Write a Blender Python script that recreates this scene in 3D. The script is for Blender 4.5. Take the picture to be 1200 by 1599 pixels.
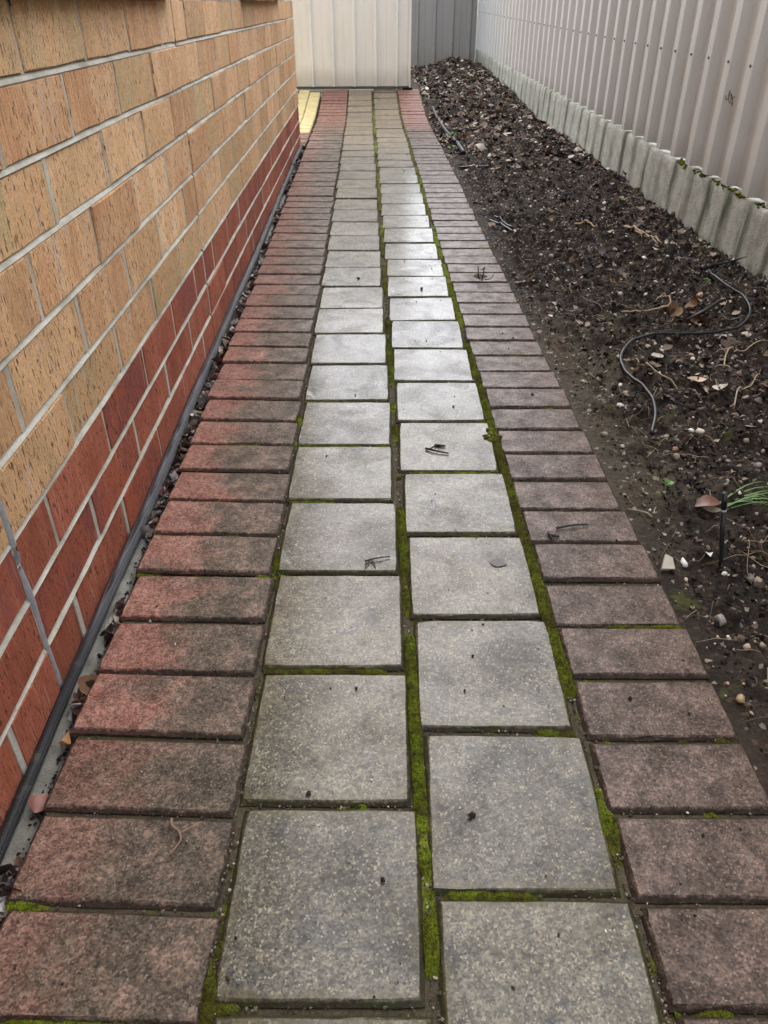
import bpy, bmesh, math
import numpy as np
from mathutils import Matrix, Vector
for o in list(bpy.data.objects): bpy.data.objects.remove(o)
S = bpy.context.scene
COL = S.collection
rad = math.radians
rng = np.random.default_rng(11)

# ------------------------------------------------------------------ camera
EYE = 0.80
PITCH, YAW, ROLL = 0.58989855, 0.01830749, -0.00349066
cy, sy, cp, sp = math.cos(YAW), math.sin(YAW), math.cos(PITCH), math.sin(PITCH)
fwd = Vector((sy*cp, cy*cp, -sp)); right = Vector((cy, -sy, 0)); up = right.cross(fwd)
r2 = math.cos(ROLL)*right + math.sin(ROLL)*up
u2 = -math.sin(ROLL)*right + math.cos(ROLL)*up
cam = bpy.data.cameras.new('camera'); co = bpy.data.objects.new('camera', cam); COL.objects.link(co)
m = Matrix((( r2.x, u2.x, -fwd.x, 0), (r2.y, u2.y, -fwd.y, 0), (r2.z, u2.z, -fwd.z, EYE), (0, 0, 0, 1)))
co.matrix_world = m
cam.sensor_fit = 'HORIZONTAL'; cam.sensor_width = 36; cam.lens = 36*1190/1200
cam.clip_start = 0.02; cam.clip_end = 1000
S.camera = co

# ------------------------------------------------------------------ sky, sun, exposure (bright overcast)
SUN_EL, SUN_AZ = rad(47), rad(2)          # azimuth from +Y, clockwise
W = bpy.data.worlds.new('World'); S.world = W; W.use_nodes = True
wn, wl = W.node_tree.nodes, W.node_tree.links
wn.clear()
sky = wn.new('ShaderNodeTexSky'); sky.sky_type = 'NISHITA'; sky.sun_disc = False
sky.sun_elevation = SUN_EL; sky.sun_rotation = SUN_AZ
sky.air_density = 1.0; sky.dust_density = 1.0; sky.ozone_density = 1.0
hs = wn.new('ShaderNodeHueSaturation'); hs.inputs['Saturation'].default_value = 0.5
bg = wn.new('ShaderNodeBackground'); bg.inputs['Strength'].default_value = 0.12
wo = wn.new('ShaderNodeOutputWorld')
wl.new(sky.outputs[0], hs.inputs['Color']); wl.new(hs.outputs[0], bg.inputs['Color']); wl.new(bg.outputs[0], wo.inputs['Surface'])
sd = bpy.data.lights.new('sun', 'SUN'); sd.energy = 1.5; sd.angle = rad(145); sd.color = (1, .985, .96)
so = bpy.data.objects.new('sun', sd); COL.objects.link(so)
sdir = Vector((math.sin(SUN_AZ)*math.cos(SUN_EL), math.cos(SUN_AZ)*math.cos(SUN_EL), math.sin(SUN_EL)))
so.rotation_euler = (-sdir).to_track_quat('-Z', 'Y').to_euler()
S.view_settings.view_transform = 'Standard'; S.view_settings.look = 'None'
S.view_settings.gamma = 1; S.view_settings.use_curve_mapping = False
S.view_settings.exposure = 1.85
S.render.engine = 'CYCLES'
S.cycles.max_bounces = 4; S.cycles.diffuse_bounces = 2; S.cycles.glossy_bounces = 1; S.cycles.transmission_bounces = 1
S.cycles.use_denoising = True; S.cycles.denoiser = 'OPENIMAGEDENOISE'; S.cycles.denoising_input_passes = 'RGB_ALBEDO_NORMAL'; S.cycles.denoising_prefilter = 'ACCURATE'; S.cycles.use_adaptive_sampling = True; S.cycles.adaptive_threshold = 0.02
S.cycles.caustics_reflective = False; S.cycles.caustics_refractive = False

# ------------------------------------------------------------------ helpers
def _hash(ix, iy, s):
    h = (ix.astype(np.int64)*374761393 + iy.astype(np.int64)*668265263 + s*1442695041) & 0xffffffff
    h = ((h ^ (h >> 13))*1274126177) & 0xffffffff
    return ((h ^ (h >> 16)) & 0xffffff)/float(0xffffff)
def vnoise(x, y, s=0):
    x = np.asarray(x, float); y = np.asarray(y, float)
    ix, iy = np.floor(x), np.floor(y); fx, fy = x-ix, y-iy
    fx = fx*fx*(3-2*fx); fy = fy*fy*(3-2*fy)
    a = _hash(ix, iy, s); b = _hash(ix+1, iy, s); c = _hash(ix, iy+1, s); d = _hash(ix+1, iy+1, s)
    return (a*(1-fx)+b*fx)*(1-fy)+(c*(1-fx)+d*fx)*fy
def fbm(x, y, f, o=4, s=0, g=.5):
    t = 0; a = 1; n = 0
    for k in range(o):
        t = t + a*vnoise(np.asarray(x)*f+17.3*k, np.asarray(y)*f-9.1*k, s+k*7); n += a; a *= g; f *= 2.03
    return t/n*2-1
def prof(y):
    return np.interp(y, [-9, 3, 3.9, 4.6, 5.5, 6.5, 6.9, 7.4, 7.9, 9, 20], [0, 0, .011, .021, .026, .024, .038, .083, .130, .14, .14])

def mesh(name, V, F, smooth=False):
    me = bpy.data.meshes.new(name); me.from_pydata([tuple(v) for v in V], [], [tuple(f) for f in F]); me.update()
    if smooth: me.polygons.foreach_set('use_smooth', [True]*len(me.polygons))
    return me
def npmesh(name, V, F, smooth=False):
    """V (n,3), F (m,3 or 4) arrays"""
    V = np.asarray(V, np.float32); F = np.asarray(F, np.int32); k = F.shape[1]
    me = bpy.data.meshes.new(name)
    me.vertices.add(len(V)); me.vertices.foreach_set('co', V.ravel())
    me.loops.add(F.size); me.loops.foreach_set('vertex_index', F.ravel())
    me.polygons.add(len(F)); me.polygons.foreach_set('loop_start', np.arange(0, F.size, k, dtype=np.int32))
    try: me.polygons.foreach_set('loop_total', np.full(len(F), k, np.int32))
    except Exception: pass
    me.polygons.foreach_set('use_smooth', np.full(len(F), smooth, bool))
    me.update(calc_edges=True); me.validate()
    return me
def obj(name, me, mt=None, parent=None, loc=(0, 0, 0), rot=(0, 0, 0), sc=(1, 1, 1)):
    o = bpy.data.objects.new(name, me); COL.objects.link(o)
    if mt is not None and me is not None and len(me.materials) == 0: me.materials.append(mt)
    o.parent = parent; o.location = loc; o.rotation_euler = rot; o.scale = sc
    return o
def tag(o, label, cat, group=None, kind=None):
    if label: o['label'] = label
    if cat: o['category'] = cat
    if group: o['group'] = group
    if kind: o['kind'] = kind
    return o
def empty(name, loc, label, cat, group=None):
    return tag(obj(name, None, None, None, loc), label, cat, group)
def boxVF(x0, x1, y0, y1, z0, z1):
    V = [(x0,y0,z0),(x1,y0,z0),(x1,y1,z0),(x0,y1,z0),(x0,y0,z1),(x1,y0,z1),(x1,y1,z1),(x0,y1,z1)]
    F = [(0,3,2,1),(4,5,6,7),(0,1,5,4),(1,2,6,5),(2,3,7,6),(3,0,4,7)]
    return V, F
class Acc:
    def __init__(s): s.V = []; s.F = []
    def add(s, V, F):
        b = len(s.V); s.V += [tuple(v) for v in V]; s.F += [tuple(i+b for i in f) for f in F]
    def box(s, *a): s.add(*boxVF(*a))
    def build(s, name, mt, parent=None, smooth=False, **k): return obj(name, mesh(name, s.V, s.F, smooth), mt, parent, **k)
def spline(P, n=8):
    P = [np.array(p, float) for p in P]; P = [2*P[0]-P[1]] + P + [2*P[-1]-P[-2]]; out = []
    for i in range(1, len(P)-2):
        for t in np.linspace(0, 1, n, endpoint=False):
            a, b, c, d = P[i-1:i+3]
            out.append(.5*((2*b)+(-a+c)*t+(2*a-5*b+4*c-d)*t*t+(-a+3*b-3*c+d)*t**3))
    out.append(P[-2]); return np.array(out)
def tubeVF(P, r, n=8):
    P = np.asarray(P, float); R = np.full(len(P), r) if np.isscalar(r) else np.asarray(r)
    V = []; F = []; ref = np.array([0, 0, 1.])
    for i, p in enumerate(P):
        t = P[min(i+1, len(P)-1)]-P[max(i-1, 0)]; t = t/(np.linalg.norm(t)+1e-9)
        a = np.cross(t, ref)
        if np.linalg.norm(a) < .05: a = np.cross(t, (0, 1, 0))
        a /= np.linalg.norm(a); b = np.cross(a, t)
        for k in range(n):
            w = 2*math.pi*k/n; V.append(p+R[i]*(math.cos(w)*a+math.sin(w)*b))
    for i in range(len(P)-1):
        for k in range(n):
            F.append((i*n+k, i*n+(k+1) % n, (i+1)*n+(k+1) % n, (i+1)*n+k))
    F.append(tuple(range(n))[::-1]); F.append(tuple(range((len(P)-1)*n, len(P)*n)))
    return V, F
def grid(xs, ys, zf):
    X, Y = np.meshgrid(xs, ys); Z = zf(X, Y); V = np.stack([X, Y, Z], -1).reshape(-1, 3)
    nx, ny = len(xs), len(ys); i = np.arange(nx*ny).reshape(ny, nx)
    F = np.stack([i[:-1, :-1], i[:-1, 1:], i[1:, 1:], i[1:, :-1]], -1).reshape(-1, 4)
    return V, F
def scatter(variants, pos, rot, scl):
    """variants: list of (V,F) triangle meshes. rot: (n,3,3), scl: (n,3)"""
    VV = []; FF = []; b = 0; n = len(pos); which = rng.integers(0, len(variants), n)
    for k, (V, F) in enumerate(variants):
        m_ = np.where(which == k)[0]
        if len(m_) == 0: continue
        V = np.asarray(V, float); F = np.asarray(F, int)
        P = V[None]*scl[m_][:, None, :]
        P = np.einsum('nij,nvj->nvi', rot[m_], P)+pos[m_][:, None, :]
        VV.append(P.reshape(-1, 3))
        FF.append((F[None]+(np.arange(len(m_))*len(V))[:, None, None]+b).reshape(-1, F.shape[1])); b += len(m_)*len(V)
    return np.concatenate(VV), np.concatenate(FF)
def rots(n, tilt=.5):
    a = rng.uniform(0, 2*math.pi, n); tx = rng.normal(0, tilt, n); ty = rng.normal(0, tilt, n)
    ca, sa = np.cos(a), np.sin(a); z = np.zeros(n); o = np.ones(n)
    Rz = np.array([[ca, -sa, z], [sa, ca, z], [z, z, o]]).transpose(2, 0, 1)
    c, s = np.cos(tx), np.sin(tx); Rx = np.array([[o, z, z], [z, c, -s], [z, s, c]]).transpose(2, 0, 1)
    c, s = np.cos(ty), np.sin(ty); Ry = np.array([[c, z, s], [z, o, z], [-s, z, c]]).transpose(2, 0, 1)
    return Rz @ Rx @ Ry
def rock(sub, seed, rough=.25, flat=.7):
    bm = bmesh.new(); bmesh.ops.create_icosphere(bm, subdivisions=sub, radius=1)
    r = np.random.default_rng(seed)
    ax = r.normal(size=(6, 3)); ax /= np.linalg.norm(ax, axis=1)[:, None]; am = r.uniform(.55, .95, 6)
    V = []
    for v in bm.verts:
        p = np.array(v.co); p = p*(1+r.normal(0, rough*.35))
        for a, d in zip(ax, am):
            k = p@a
            if k > d: p = p-a*(k-d)
        V.append((p[0], p[1]*.85, p[2]*flat))
    bm.verts.index_update(); F = [[v.index for v in f.verts] for f in bm.faces]; bm.free()
    return np.array(V), np.array(F)

# ------------------------------------------------------------------ material toolkit
class Mat:
    def __init__(s, name):
        s.m = bpy.data.materials.new(name); s.m.use_nodes = True; s.n = s.m.node_tree.nodes; s.l = s.m.node_tree.links
        s.b = s.n['Principled BSDF']; s.tc = s.n.new('ShaderNodeTexCoord'); s.geo = s.n.new('ShaderNodeNewGeometry'); s.oi = s.n.new('ShaderNodeObjectInfo')
        s.obj = s.tc.outputs['Object']; s.pos = s.geo.outputs['Position']; s.rnd = s.oi.outputs['Random']; s.isl = s.geo.outputs['Random Per Island']
    def lk(s, a, sock):
        if hasattr(a, 'is_output'): s.l.new(a, sock)
        else: sock.default_value = a
    def math(s, op, a, b=0., c=None, clamp=False):
        n = s.n.new('ShaderNodeMath'); n.operation = op; n.use_clamp = clamp; s.lk(a, n.inputs[0]); s.lk(b, n.inputs[1])
        if c is not None: s.lk(c, n.inputs[2])
        return n.outputs[0]
    def vec(s, op, a, b=(0, 0, 0)):
        n = s.n.new('ShaderNodeVectorMath'); n.operation = op; s.lk(a, n.inputs[0])
        if op == 'SCALE': s.lk(b, n.inputs['Scale'])
        else: s.lk(b, n.inputs[1])
        return n.outputs[0]
    def xyz(s, v):
        n = s.n.new('ShaderNodeSeparateXYZ'); s.lk(v, n.inputs[0]); return n.outputs
    def comb(s, x, y, z):
        n = s.n.new('ShaderNodeCombineXYZ'); s.lk(x, n.inputs[0]); s.lk(y, n.inputs[1]); s.lk(z, n.inputs[2]); return n.outputs[0]
    def shift(s, v, k=37.):
        return s.vec('ADD', v, s.comb(s.math('MULTIPLY', s.rnd, k), s.math('MULTIPLY', s.rnd, k*1.7), s.math('MULTIPLY', s.rnd, k*.6)))
    def noise(s, v, sc, det=4, ro=.55, dist=0):
        n = s.n.new('ShaderNodeTexNoise'); s.lk(v, n.inputs['Vector']); s.lk(float(sc), n.inputs['Scale']); n.inputs['Detail'].default_value = det
        n.inputs['Roughness'].default_value = ro; n.inputs['Distortion'].default_value = dist; return n.outputs['Fac']
    def voro(s, v, sc, feat='F1', out='Distance'):
        n = s.n.new('ShaderNodeTexVoronoi'); n.feature = feat; s.lk(v, n.inputs['Vector']); n.inputs['Scale'].default_value = sc; return n.outputs[out]
    def ss(s, v, a, b, lo=0., hi=1.):
        n = s.n.new('ShaderNodeMapRange'); n.interpolation_type = 'SMOOTHSTEP'; s.lk(v, n.inputs[0])
        for i, q in enumerate((a, b, lo, hi)): n.inputs[i+1].default_value = q
        return n.outputs[0]
    def ramp(s, f, stops):
        n = s.n.new('ShaderNodeValToRGB'); s.lk(f, n.inputs[0]); e = n.color_ramp.elements
        while len(e) < len(stops): e.new(.5)
        for k, (p, c) in zip(e, stops): k.position = p; k.color = (*c, 1)
        return n.outputs[0]
    def mix(s, f, a, b, bl='MIX'):
        n = s.n.new('ShaderNodeMix'); n.data_type = 'RGBA'; n.blend_type = bl; s.lk(f, n.inputs[0])
        a = (*a, 1) if isinstance(a, tuple) else a; b = (*b, 1) if isinstance(b, tuple) else b
        s.lk(a, n.inputs[6]); s.lk(b, n.inputs[7]); return n.outputs[2]
    def grey(s, v): return s.comb(v, v, v)
    def bump(s, h, dist, st=1., nrm=None):
        n = s.n.new('ShaderNodeBump'); s.lk(h, n.inputs['Height']); n.inputs['Distance'].default_value = dist; s.lk(st, n.inputs['Strength'])
        if nrm is not None: s.l.new(nrm, n.inputs['Normal'])
        return n.outputs[0]
    def done(s, col, rough=.7, nrm=None, spec=.5, **k):
        c = (*col, 1) if isinstance(col, tuple) else col
        s.lk(c, s.b.inputs['Base Color']); s.lk(rough, s.b.inputs['Roughness']); s.lk(spec, s.b.inputs['Specular IOR Level'])
        if nrm is not None: s.l.new(nrm, s.b.inputs['Normal'])
        for a, b in k.items(): s.lk(b, s.b.inputs[a.replace('_', ' ')])
        return s.m
def simple(name, col, rough=.6, spec=.5, var=.15, sc=60, bump=.0005, metal=0.):
    M = Mat(name); f = M.noise(M.pos, sc, 4); g = M.math('MULTIPLY_ADD', f, 2*var, 1-var)
    c = M.mix(1., col, M.grey(g), 'MULTIPLY')
    return M.done(c, rough, M.bump(f, bump), spec, Metallic=metal)

def paver_common(M):
    """aggregate speckle shared by both concrete pavers: returns (multiplier colour socket, height, dark pit mask)"""
    v = M.shift(M.obj)
    g1 = M.xyz(M.voro(v, 430, out='Color')); r = g1[0]
    fine = M.noise(v, 460, 2, .7); mid = M.noise(v, 110, 2, .6)
    light = M.ss(g1[1], .88, .97); dark = M.ss(fine, .42, .29)
    return v, r, light, dark, fine, mid
# grey concrete paver
def mat_grey():
    M = Mat('grey_concrete_paver'); v, r, light, dark, fine, mid = paver_common(M)
    big = M.noise(M.pos, 5.5, 4, .6); big2 = M.noise(v, 11, 5, .62, .6)
    P = M.xyz(M.pos)
    base = M.ramp(big2, [(.28, (.052, .045, .030)), (.44, (.096, .082, .053)), (.58, (.132, .113, .075)), (.75, (.190, .165, .116))])
    base = M.mix(M.ss(big, .42, .66, 0., .6), base, (.088, .068, .034))          # brownish silt film
    tan = M.ss(M.math('MULTIPLY_ADD', big, 1.2, P[1]), 5.4, 6.4)                   # tan batch at the far end
    base = M.mix(M.math('MULTIPLY', tan, .85), base, (.23, .165, .095))
    base = M.mix(M.math('MULTIPLY', M.ss(M.rnd, .0, 1., 0, .28), 1.), base, (.040, .040, .040))
    blot = M.math('MULTIPLY', M.ss(M.noise(v, 16, 4, .65), .53, .66), .55); base = M.mix(blot, base, (.028, .029, .031))
    c = M.mix(1., base, M.grey(M.math('MULTIPLY', M.math('MULTIPLY_ADD', r, 1.30, .38), M.math('MULTIPLY_ADD', mid, 1.9, .05))), 'MULTIPLY')
    c = M.mix(M.math('MULTIPLY', light, .6), c, (.40, .34, .23))
    c = M.mix(M.math('MULTIPLY', dark, .9), c, (.010, .012, .011))
    # yellow-green lichen hugging the edges
    o = M.xyz(M.obj); ex = M.math('ABSOLUTE', o[0]); ey = M.math('ABSOLUTE', o[1])
    edge = M.math('MAXIMUM', ex, ey); edge = M.math('MULTIPLY_ADD', M.math('SUBTRACT', M.noise(v, 30, 4), .5), .035, edge)
    c = M.mix(M.ss(edge, .088, .106, 0, .55), c, (.095, .076, .026))
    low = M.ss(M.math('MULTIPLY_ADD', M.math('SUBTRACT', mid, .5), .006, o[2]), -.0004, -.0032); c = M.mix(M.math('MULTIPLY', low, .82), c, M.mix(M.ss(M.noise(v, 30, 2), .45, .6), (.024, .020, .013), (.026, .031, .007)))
    spots = M.ss(M.noise(v, 34, 2, .5), .705, .74); c = M.mix(M.math('MULTIPLY', spots, .6), c, (.04, .038, .035))
    h = M.math('ADD', M.math('MULTIPLY', fine, .6), mid)
    return M.done(c, .65, M.bump(h, .0026, .8), .15, Coat_Weight=M.math('MULTIPLY', M.ss(big2, .3, .6, .6, 1.), M.math('MULTIPLY_ADD', low, -.9, 1.)), Coat_Roughness=.22, Coat_IOR=1.41)
def mat_redp():
    M = Mat('red_concrete_paver'); v, r, light, dark, fine, mid = paver_common(M); P = M.xyz(M.pos)
    n1 = M.math('MULTIPLY_ADD', M.math('SUBTRACT', M.noise(v, 150, 2, .6), .5), .22, M.noise(M.pos, 9, 5, .68, .4)); n2 = M.noise(v, 26, 4, .65)
    red = M.ramp(n2, [(.3, (.22, .088, .060)), (.55, (.31, .145, .105)), (.75, (.38, .205, .160))])
    red = M.mix(M.ss(M.rnd, 0, 1, 0, .4), red, (.17, .062, .044))
    film = M.ramp(n2, [(.3, (.058, .043, .030)), (.5, (.096, .072, .051)), (.72, (.145, .112, .082))])
    rightfilm = M.ramp(n2, [(.3, (.050, .032, .022)), (.5, (.086, .057, .041)), (.72, (.132, .091, .068))])
    isr = M.ss(P[0], 0., .1)
    film = M.mix(isr, film, rightfilm)
    d = M.math('ABSOLUTE', M.math('SUBTRACT', P[0], .06))
    d = M.math('ADD', d, M.math('MULTIPLY', M.math('SUBTRACT', n1, .5), .42))
    clean = M.ss(d, .31, .43)
    clean = M.math('MULTIPLY', clean, M.math('MULTIPLY_ADD', isr, -.84, .90))
    nearw = M.ss(P[1], .60, .74, .45, 1.); farw = M.ss(P[1], 2.0, 3.0, 1., .62)
    clean = M.math('MULTIPLY', clean, M.math('MULTIPLY', nearw, farw))
    clean = M.math('MAXIMUM', clean, M.ss(M.math('MULTIPLY_ADD', n1, .8, P[1]), 6.2, 7.2, 0, .75))
    clean = M.math('MAXIMUM', clean, M.math('MULTIPLY', M.ss(n2, .48, .66), M.math('MULTIPLY_ADD', isr, -.12, .22)))
    c = M.mix(clean, film, red)
    c = M.mix(1., c, M.grey(M.math('MULTIPLY', M.math('MULTIPLY_ADD', r, 1.05, .48), M.math('MULTIPLY_ADD', mid, 1.5, .25))), 'MULTIPLY')
    c = M.mix(M.math('MULTIPLY', light, .42), c, (.32, .25, .19))
    c = M.mix(M.math('MULTIPLY', dark, .7), c, (.013, .010, .008))
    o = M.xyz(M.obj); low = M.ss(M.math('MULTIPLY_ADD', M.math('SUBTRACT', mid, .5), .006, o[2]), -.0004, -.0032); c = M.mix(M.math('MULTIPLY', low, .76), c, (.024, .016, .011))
    h = M.math('ADD', M.math('MULTIPLY', fine, .6), mid)
    return M.done(c, .7, M.bump(h, .0024, .8), .15, Coat_Weight=M.math('MULTIPLY', M.ss(n2, .3, .65, .25, .6), M.math('MULTIPLY_ADD', low, -.9, 1.)), Coat_Roughness=.30, Coat_IOR=1.33)
def mat_yellowp():
    M = Mat('yellow_paver'); v, r, light, dark, fine, mid = paver_common(M)
    c = M.ramp(M.noise(v, 14, 4), [(.3, (.50, .41, .17)), (.7, (.62, .53, .28))])
    c = M.mix(1., c, M.grey(M.math('MULTIPLY_ADD', r, .3, .85)), 'MULTIPLY')
    return M.done(c, .6, M.bump(mid, .001, .6), .4)
# dragged-face clay brick
def mat_brick(name, stops, tints, smear, pit, st=1., tintmax=.85):
    M = Mat(name); v = M.shift(M.obj, 91.)
    def sv(a, b): return M.vec('MULTIPLY', v, (a, a, b))
    streak = M.noise(sv(120, 12), 1, 4, .65); streak2 = M.noise(sv(330, 36), 1, 2, .6)
    big = M.noise(sv(13, 6), 1, 3, .6); pits = M.noise(sv(230, 70), 1, 2, .6); drag = M.noise(sv(85, 9), 1, 2, .5)
    rn2 = M.math('FRACT', M.math('MULTIPLY', M.rnd, 7.31))
    c = M.ramp(M.math('ADD', M.math('MULTIPLY_ADD', streak, .38, M.math('MULTIPLY', big, .50)), M.math('MULTIPLY_ADD', rn2, .10, .01)), stops)
    c = M.mix(M.ss(M.rnd, .35, 1., 0, tintmax), c, M.mix(M.ss(big, .40, .62), tints[0], tints[1]))
    c = M.mix(1., c, M.grey(M.math('MULTIPLY_ADD', streak2, .40, M.math('MULTIPLY_ADD', rn2, .20, .72))), 'MULTIPLY')
    c = M.mix(M.ss(drag, .60, .74, 0, smear), c, (.50, .40, .32))
    grain = M.noise(v, 380, 2, .6); c = M.mix(1., c, M.grey(M.math('MULTIPLY_ADD', grain, 1.1, .45)), 'MULTIPLY')
    pm0 = M.ss(pits, .41, .34); pm = M.math('MULTIPLY', pm0, M.ss(big, .36, .55, .35, 1.))
    c = M.mix(M.math('MULTIPLY', pm, .85), c, pit)
    h = M.math('SUBTRACT', streak2, M.math('MULTIPLY', pm0, 1.1))
    return M.done(c, .82, M.bump(h, .0026, .8*st), .25)
MG, MR, MY = mat_grey(), mat_redp(), mat_yellowp()
MT = mat_brick('tan_brick', [(.28, (.43, .185, .085)), (.42, (.58, .305, .145)), (.54, (.67, .405, .212)), (.70, (.76, .53, .325))],
               ((.46, .335, .165), (.60, .33, .155)), .8, (.040, .017, .010))
MRB = mat_brick('red_brick', [(.30, (.21, .052, .028)), (.48, (.31, .088, .046)), (.6, (.37, .118, .066)), (.72, (.44, .18, .12))],
                ((.22, .062, .046), (.32, .080, .036)), .22, (.035, .012, .010), .8)
def mat_mortar():
    M = Mat('mortar'); a = M.noise(M.pos, 14, 5, .6); b = M.noise(M.pos, 240, 3, .6)
    c = M.ramp(a, [(.3, (.31, .285, .225)), (.5, (.46, .425, .345)), (.7, (.56, .53, .445))])
    c = M.mix(M.ss(b, .42, .30, 0, .4), c, (.16, .145, .115))
    return M.done(c, .85, M.bump(M.math('ADD', a, b), .002, .7), .2)
MM = mat_mortar()
def mat_concrete():
    M = Mat('footing_concrete'); a = M.noise(M.pos, 22, 5, .6); b = M.noise(M.pos, 300, 3, .65)
    c = M.ramp(a, [(.3, (.10, .092, .072)), (.55, (.20, .19, .155)), (.75, (.29, .275, .235))])
    c = M.mix(M.ss(b, .42, .30, 0, .6), c, (.09, .085, .07))
    return M.done(c, .75, M.bump(M.math('ADD', a, b), .003, .8), .35)
MC = mat_concrete()
RIB = 0.1985; RIB0 = 2.952      # fence rib pitch and a rib edge
def mat_plinth():
    M = Mat('plinth_concrete'); P = M.xyz(M.pos)
    b = M.noise(M.pos, 170, 3, .7); a = M.noise(M.pos, 16, 5, .6)
    c = M.ramp(a, [(.3, (.34, .33, .27)), (.5, (.46, .45, .385)), (.7, (.56, .55, .49))])
    c = M.mix(M.ss(b, .47, .34, 0, .7), c, (.10, .10, .078))
    # algae runs below each rib gap: shape from a streak noise stretched down the face
    ph = M.math('FRACT', M.math('DIVIDE', M.math('SUBTRACT', P[1], RIB0-.012-20*RIB), RIB))
    wob = M.math('MULTIPLY', M.math('SUBTRACT', M.noise(M.pos, 5, 3), .5), .45)
    d = M.math('ABSOLUTE', M.math('SUBTRACT', M.math('ADD', ph, wob), .5))
    sv = M.vec('MULTIPLY', M.pos, (1, 26, 3)); n = M.noise(sv, 1, 4, .6)
    run = M.math('MULTIPLY', M.ss(M.math('MULTIPLY_ADD', M.math('SUBTRACT', n, .5), .5, d), .30, .0), M.ss(n, .18, .40))
    allv = M.noise(M.vec('MULTIPLY', M.pos, (1, 7, 2)), 1, 4)
    far = M.ss(P[1], 3.5, 8.5, .0, .35)
    run = M.math('MULTIPLY', run, M.ss(M.noise(M.vec('MULTIPLY', M.pos, (0, 4.2, .15)), 1, 2), .34, .56, .45, 1.))
    g = M.math('MAXIMUM', M.math('MULTIPLY', run, M.ss(M.noise(M.pos, 2.3, 2), .32, .55, .45, 1.)), M.math('MULTIPLY', M.ss(allv, .5, .7), .45))
    g = M.math('MAXIMUM', g, M.math('MULTIPLY', far, M.ss(n, .3, .6)))
    dirt = M.ss(M.math('MULTIPLY_ADD', M.math('SUBTRACT', a, .5), .12, P[2]), .02, -.03)
    c = M.mix(M.math('MULTIPLY', g, .92), c, (.046, .054, .018))
    c = M.mix(M.math('MULTIPLY', dirt, .6), c, (.10, .092, .055))
    return M.done(c, .85, M.bump(M.math('ADD', b, M.math('MULTIPLY', a, .5)), .006, .8), .25)
MP = mat_plinth()
def mat_steel(name, col, rough=.38):
    M = Mat(name); P = M.xyz(M.pos)
    sm = M.noise(M.vec('MULTIPLY', M.pos, (9, 9, 1.2)), 1, 4, .6); sp_ = M.noise(M.pos, 120, 2)
    c = M.mix(M.ss(sm, .42, .7, 0, .22), col, tuple(q*.72 for q in col))
    c = M.mix(M.ss(sp_, .71, .78, 0, .5), c, tuple(q*.45 for q in col))
    splash = M.ss(M.math('MULTIPLY_ADD', M.math('SUBTRACT', sm, .5), .2, P[2]), .34, .20, 0, .30)
    c = M.mix(splash, c, (.22, .20, .15))
    return M.done(c, rough, M.bump(sm, .0015, .4), .45)
MF = mat_steel('fence_steel', (.61, .585, .55)); MCR = mat_steel('cream_steel', (.88, .865, .79)); MGF = mat_steel('grey_steel', (.33, .305, .28))
def mat_soil():
    M = Mat('soil'); P = M.xyz(M.pos)
    a = M.noise(M.pos, 7, 6, .62, .4); b = M.noise(M.pos, 130, 4, .65); k = M.voro(M.pos, 150, out='Color'); kk = M.xyz(k)
    c = M.ramp(a, [(.28, (.009, .0060, .0043)), (.48, (.021, .0145, .0100)), (.62, (.040, .027, .018)), (.78, (.070, .049, .033))])
    # pale sandy, faintly mossy fringe along the pavers
    e = M.math('MULTIPLY_ADD', M.math('SUBTRACT', M.noise(M.pos, 4.5, 4), .5), .75, P[0])
    sandy = M.math('MULTIPLY', M.ss(e, .74, .53), M.math('MULTIPLY', M.ss(P[1], 1.0, 1.35), M.ss(P[1], 2.6, 2.0)))
    c = M.mix(M.math('MULTIPLY', sandy, .6), c, (.090, .072, .046))
    ms = M.math('MULTIPLY', M.ss(M.noise(M.pos, 13, 4), .60, .70), M.ss(e, .95, .6))
    c = M.mix(M.math('MULTIPLY', ms, .6), c, (.085, .095, .018))
    c = M.mix(1., c, M.grey(M.math('MULTIPLY_ADD', b, 1.1, .45)), 'MULTIPLY')
    c = M.mix(M.ss(kk[0], .955, .985, 0, .8), c, (.30, .26, .20))
    c = M.mix(M.ss(kk[1], .93, .98, 0, .7), c, (.10, .06, .035))
    ro = M.math('MULTIPLY_ADD', M.noise(M.pos, 40, 2), .4, .55)
    return M.done(c, ro, M.bump(M.math('ADD', b, M.math('MULTIPLY', kk[2], .5)), .007, 1.), .2)
MS = mat_soil()
def island(name, stops, rough=.8, spec=.3, sc=180, bump=.001):
    M = Mat(name); c = M.ramp(M.isl, stops); n = M.noise(M.pos, sc, 3, .6)
    c = M.mix(1., c, M.grey(M.math('MULTIPLY_ADD', n, .9, .55)), 'MULTIPLY')
    return M.done(c, rough, M.bump(n, bump, .6), spec)
MCLOD = island('soil_clod', [(0, (.008, .006, .0048)), (.5, (.018, .013, .0096)), (.85, (.038, .027, .019)), (1, (.070, .050, .034))], .8, .2, 160, .003)
MPEB = island('pebble', [(0, (.10, .085, .068)), (.22, (.20, .17, .13)), (.45, (.34, .28, .20)), (.6, (.26, .235, .21)), (.75, (.38, .24, .16)), (.86, (.62, .57, .49)), (1, (.75, .73, .69))], .6, .4, 120)
MLIT = island('leaf_litter', [(0, (.022, .014, .011)), (.28, (.050, .030, .022)), (.5, (.10, .060, .042)), (.66, (.16, .105, .07)), (.80, (.27, .20, .14)), (.91, (.40, .33, .26)), (1, (.58, .53, .46))], .65, .35, 140)
MGUT = island('gutter_leaf', [(0, (.018, .012, .010)), (.3, (.045, .026, .020)), (.55, (.12, .055, .035)), (.72, (.24, .17, .125)), (.86, (.36, .33, .29)), (1, (.50, .48, .44))], .5, .5, 140)
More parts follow.
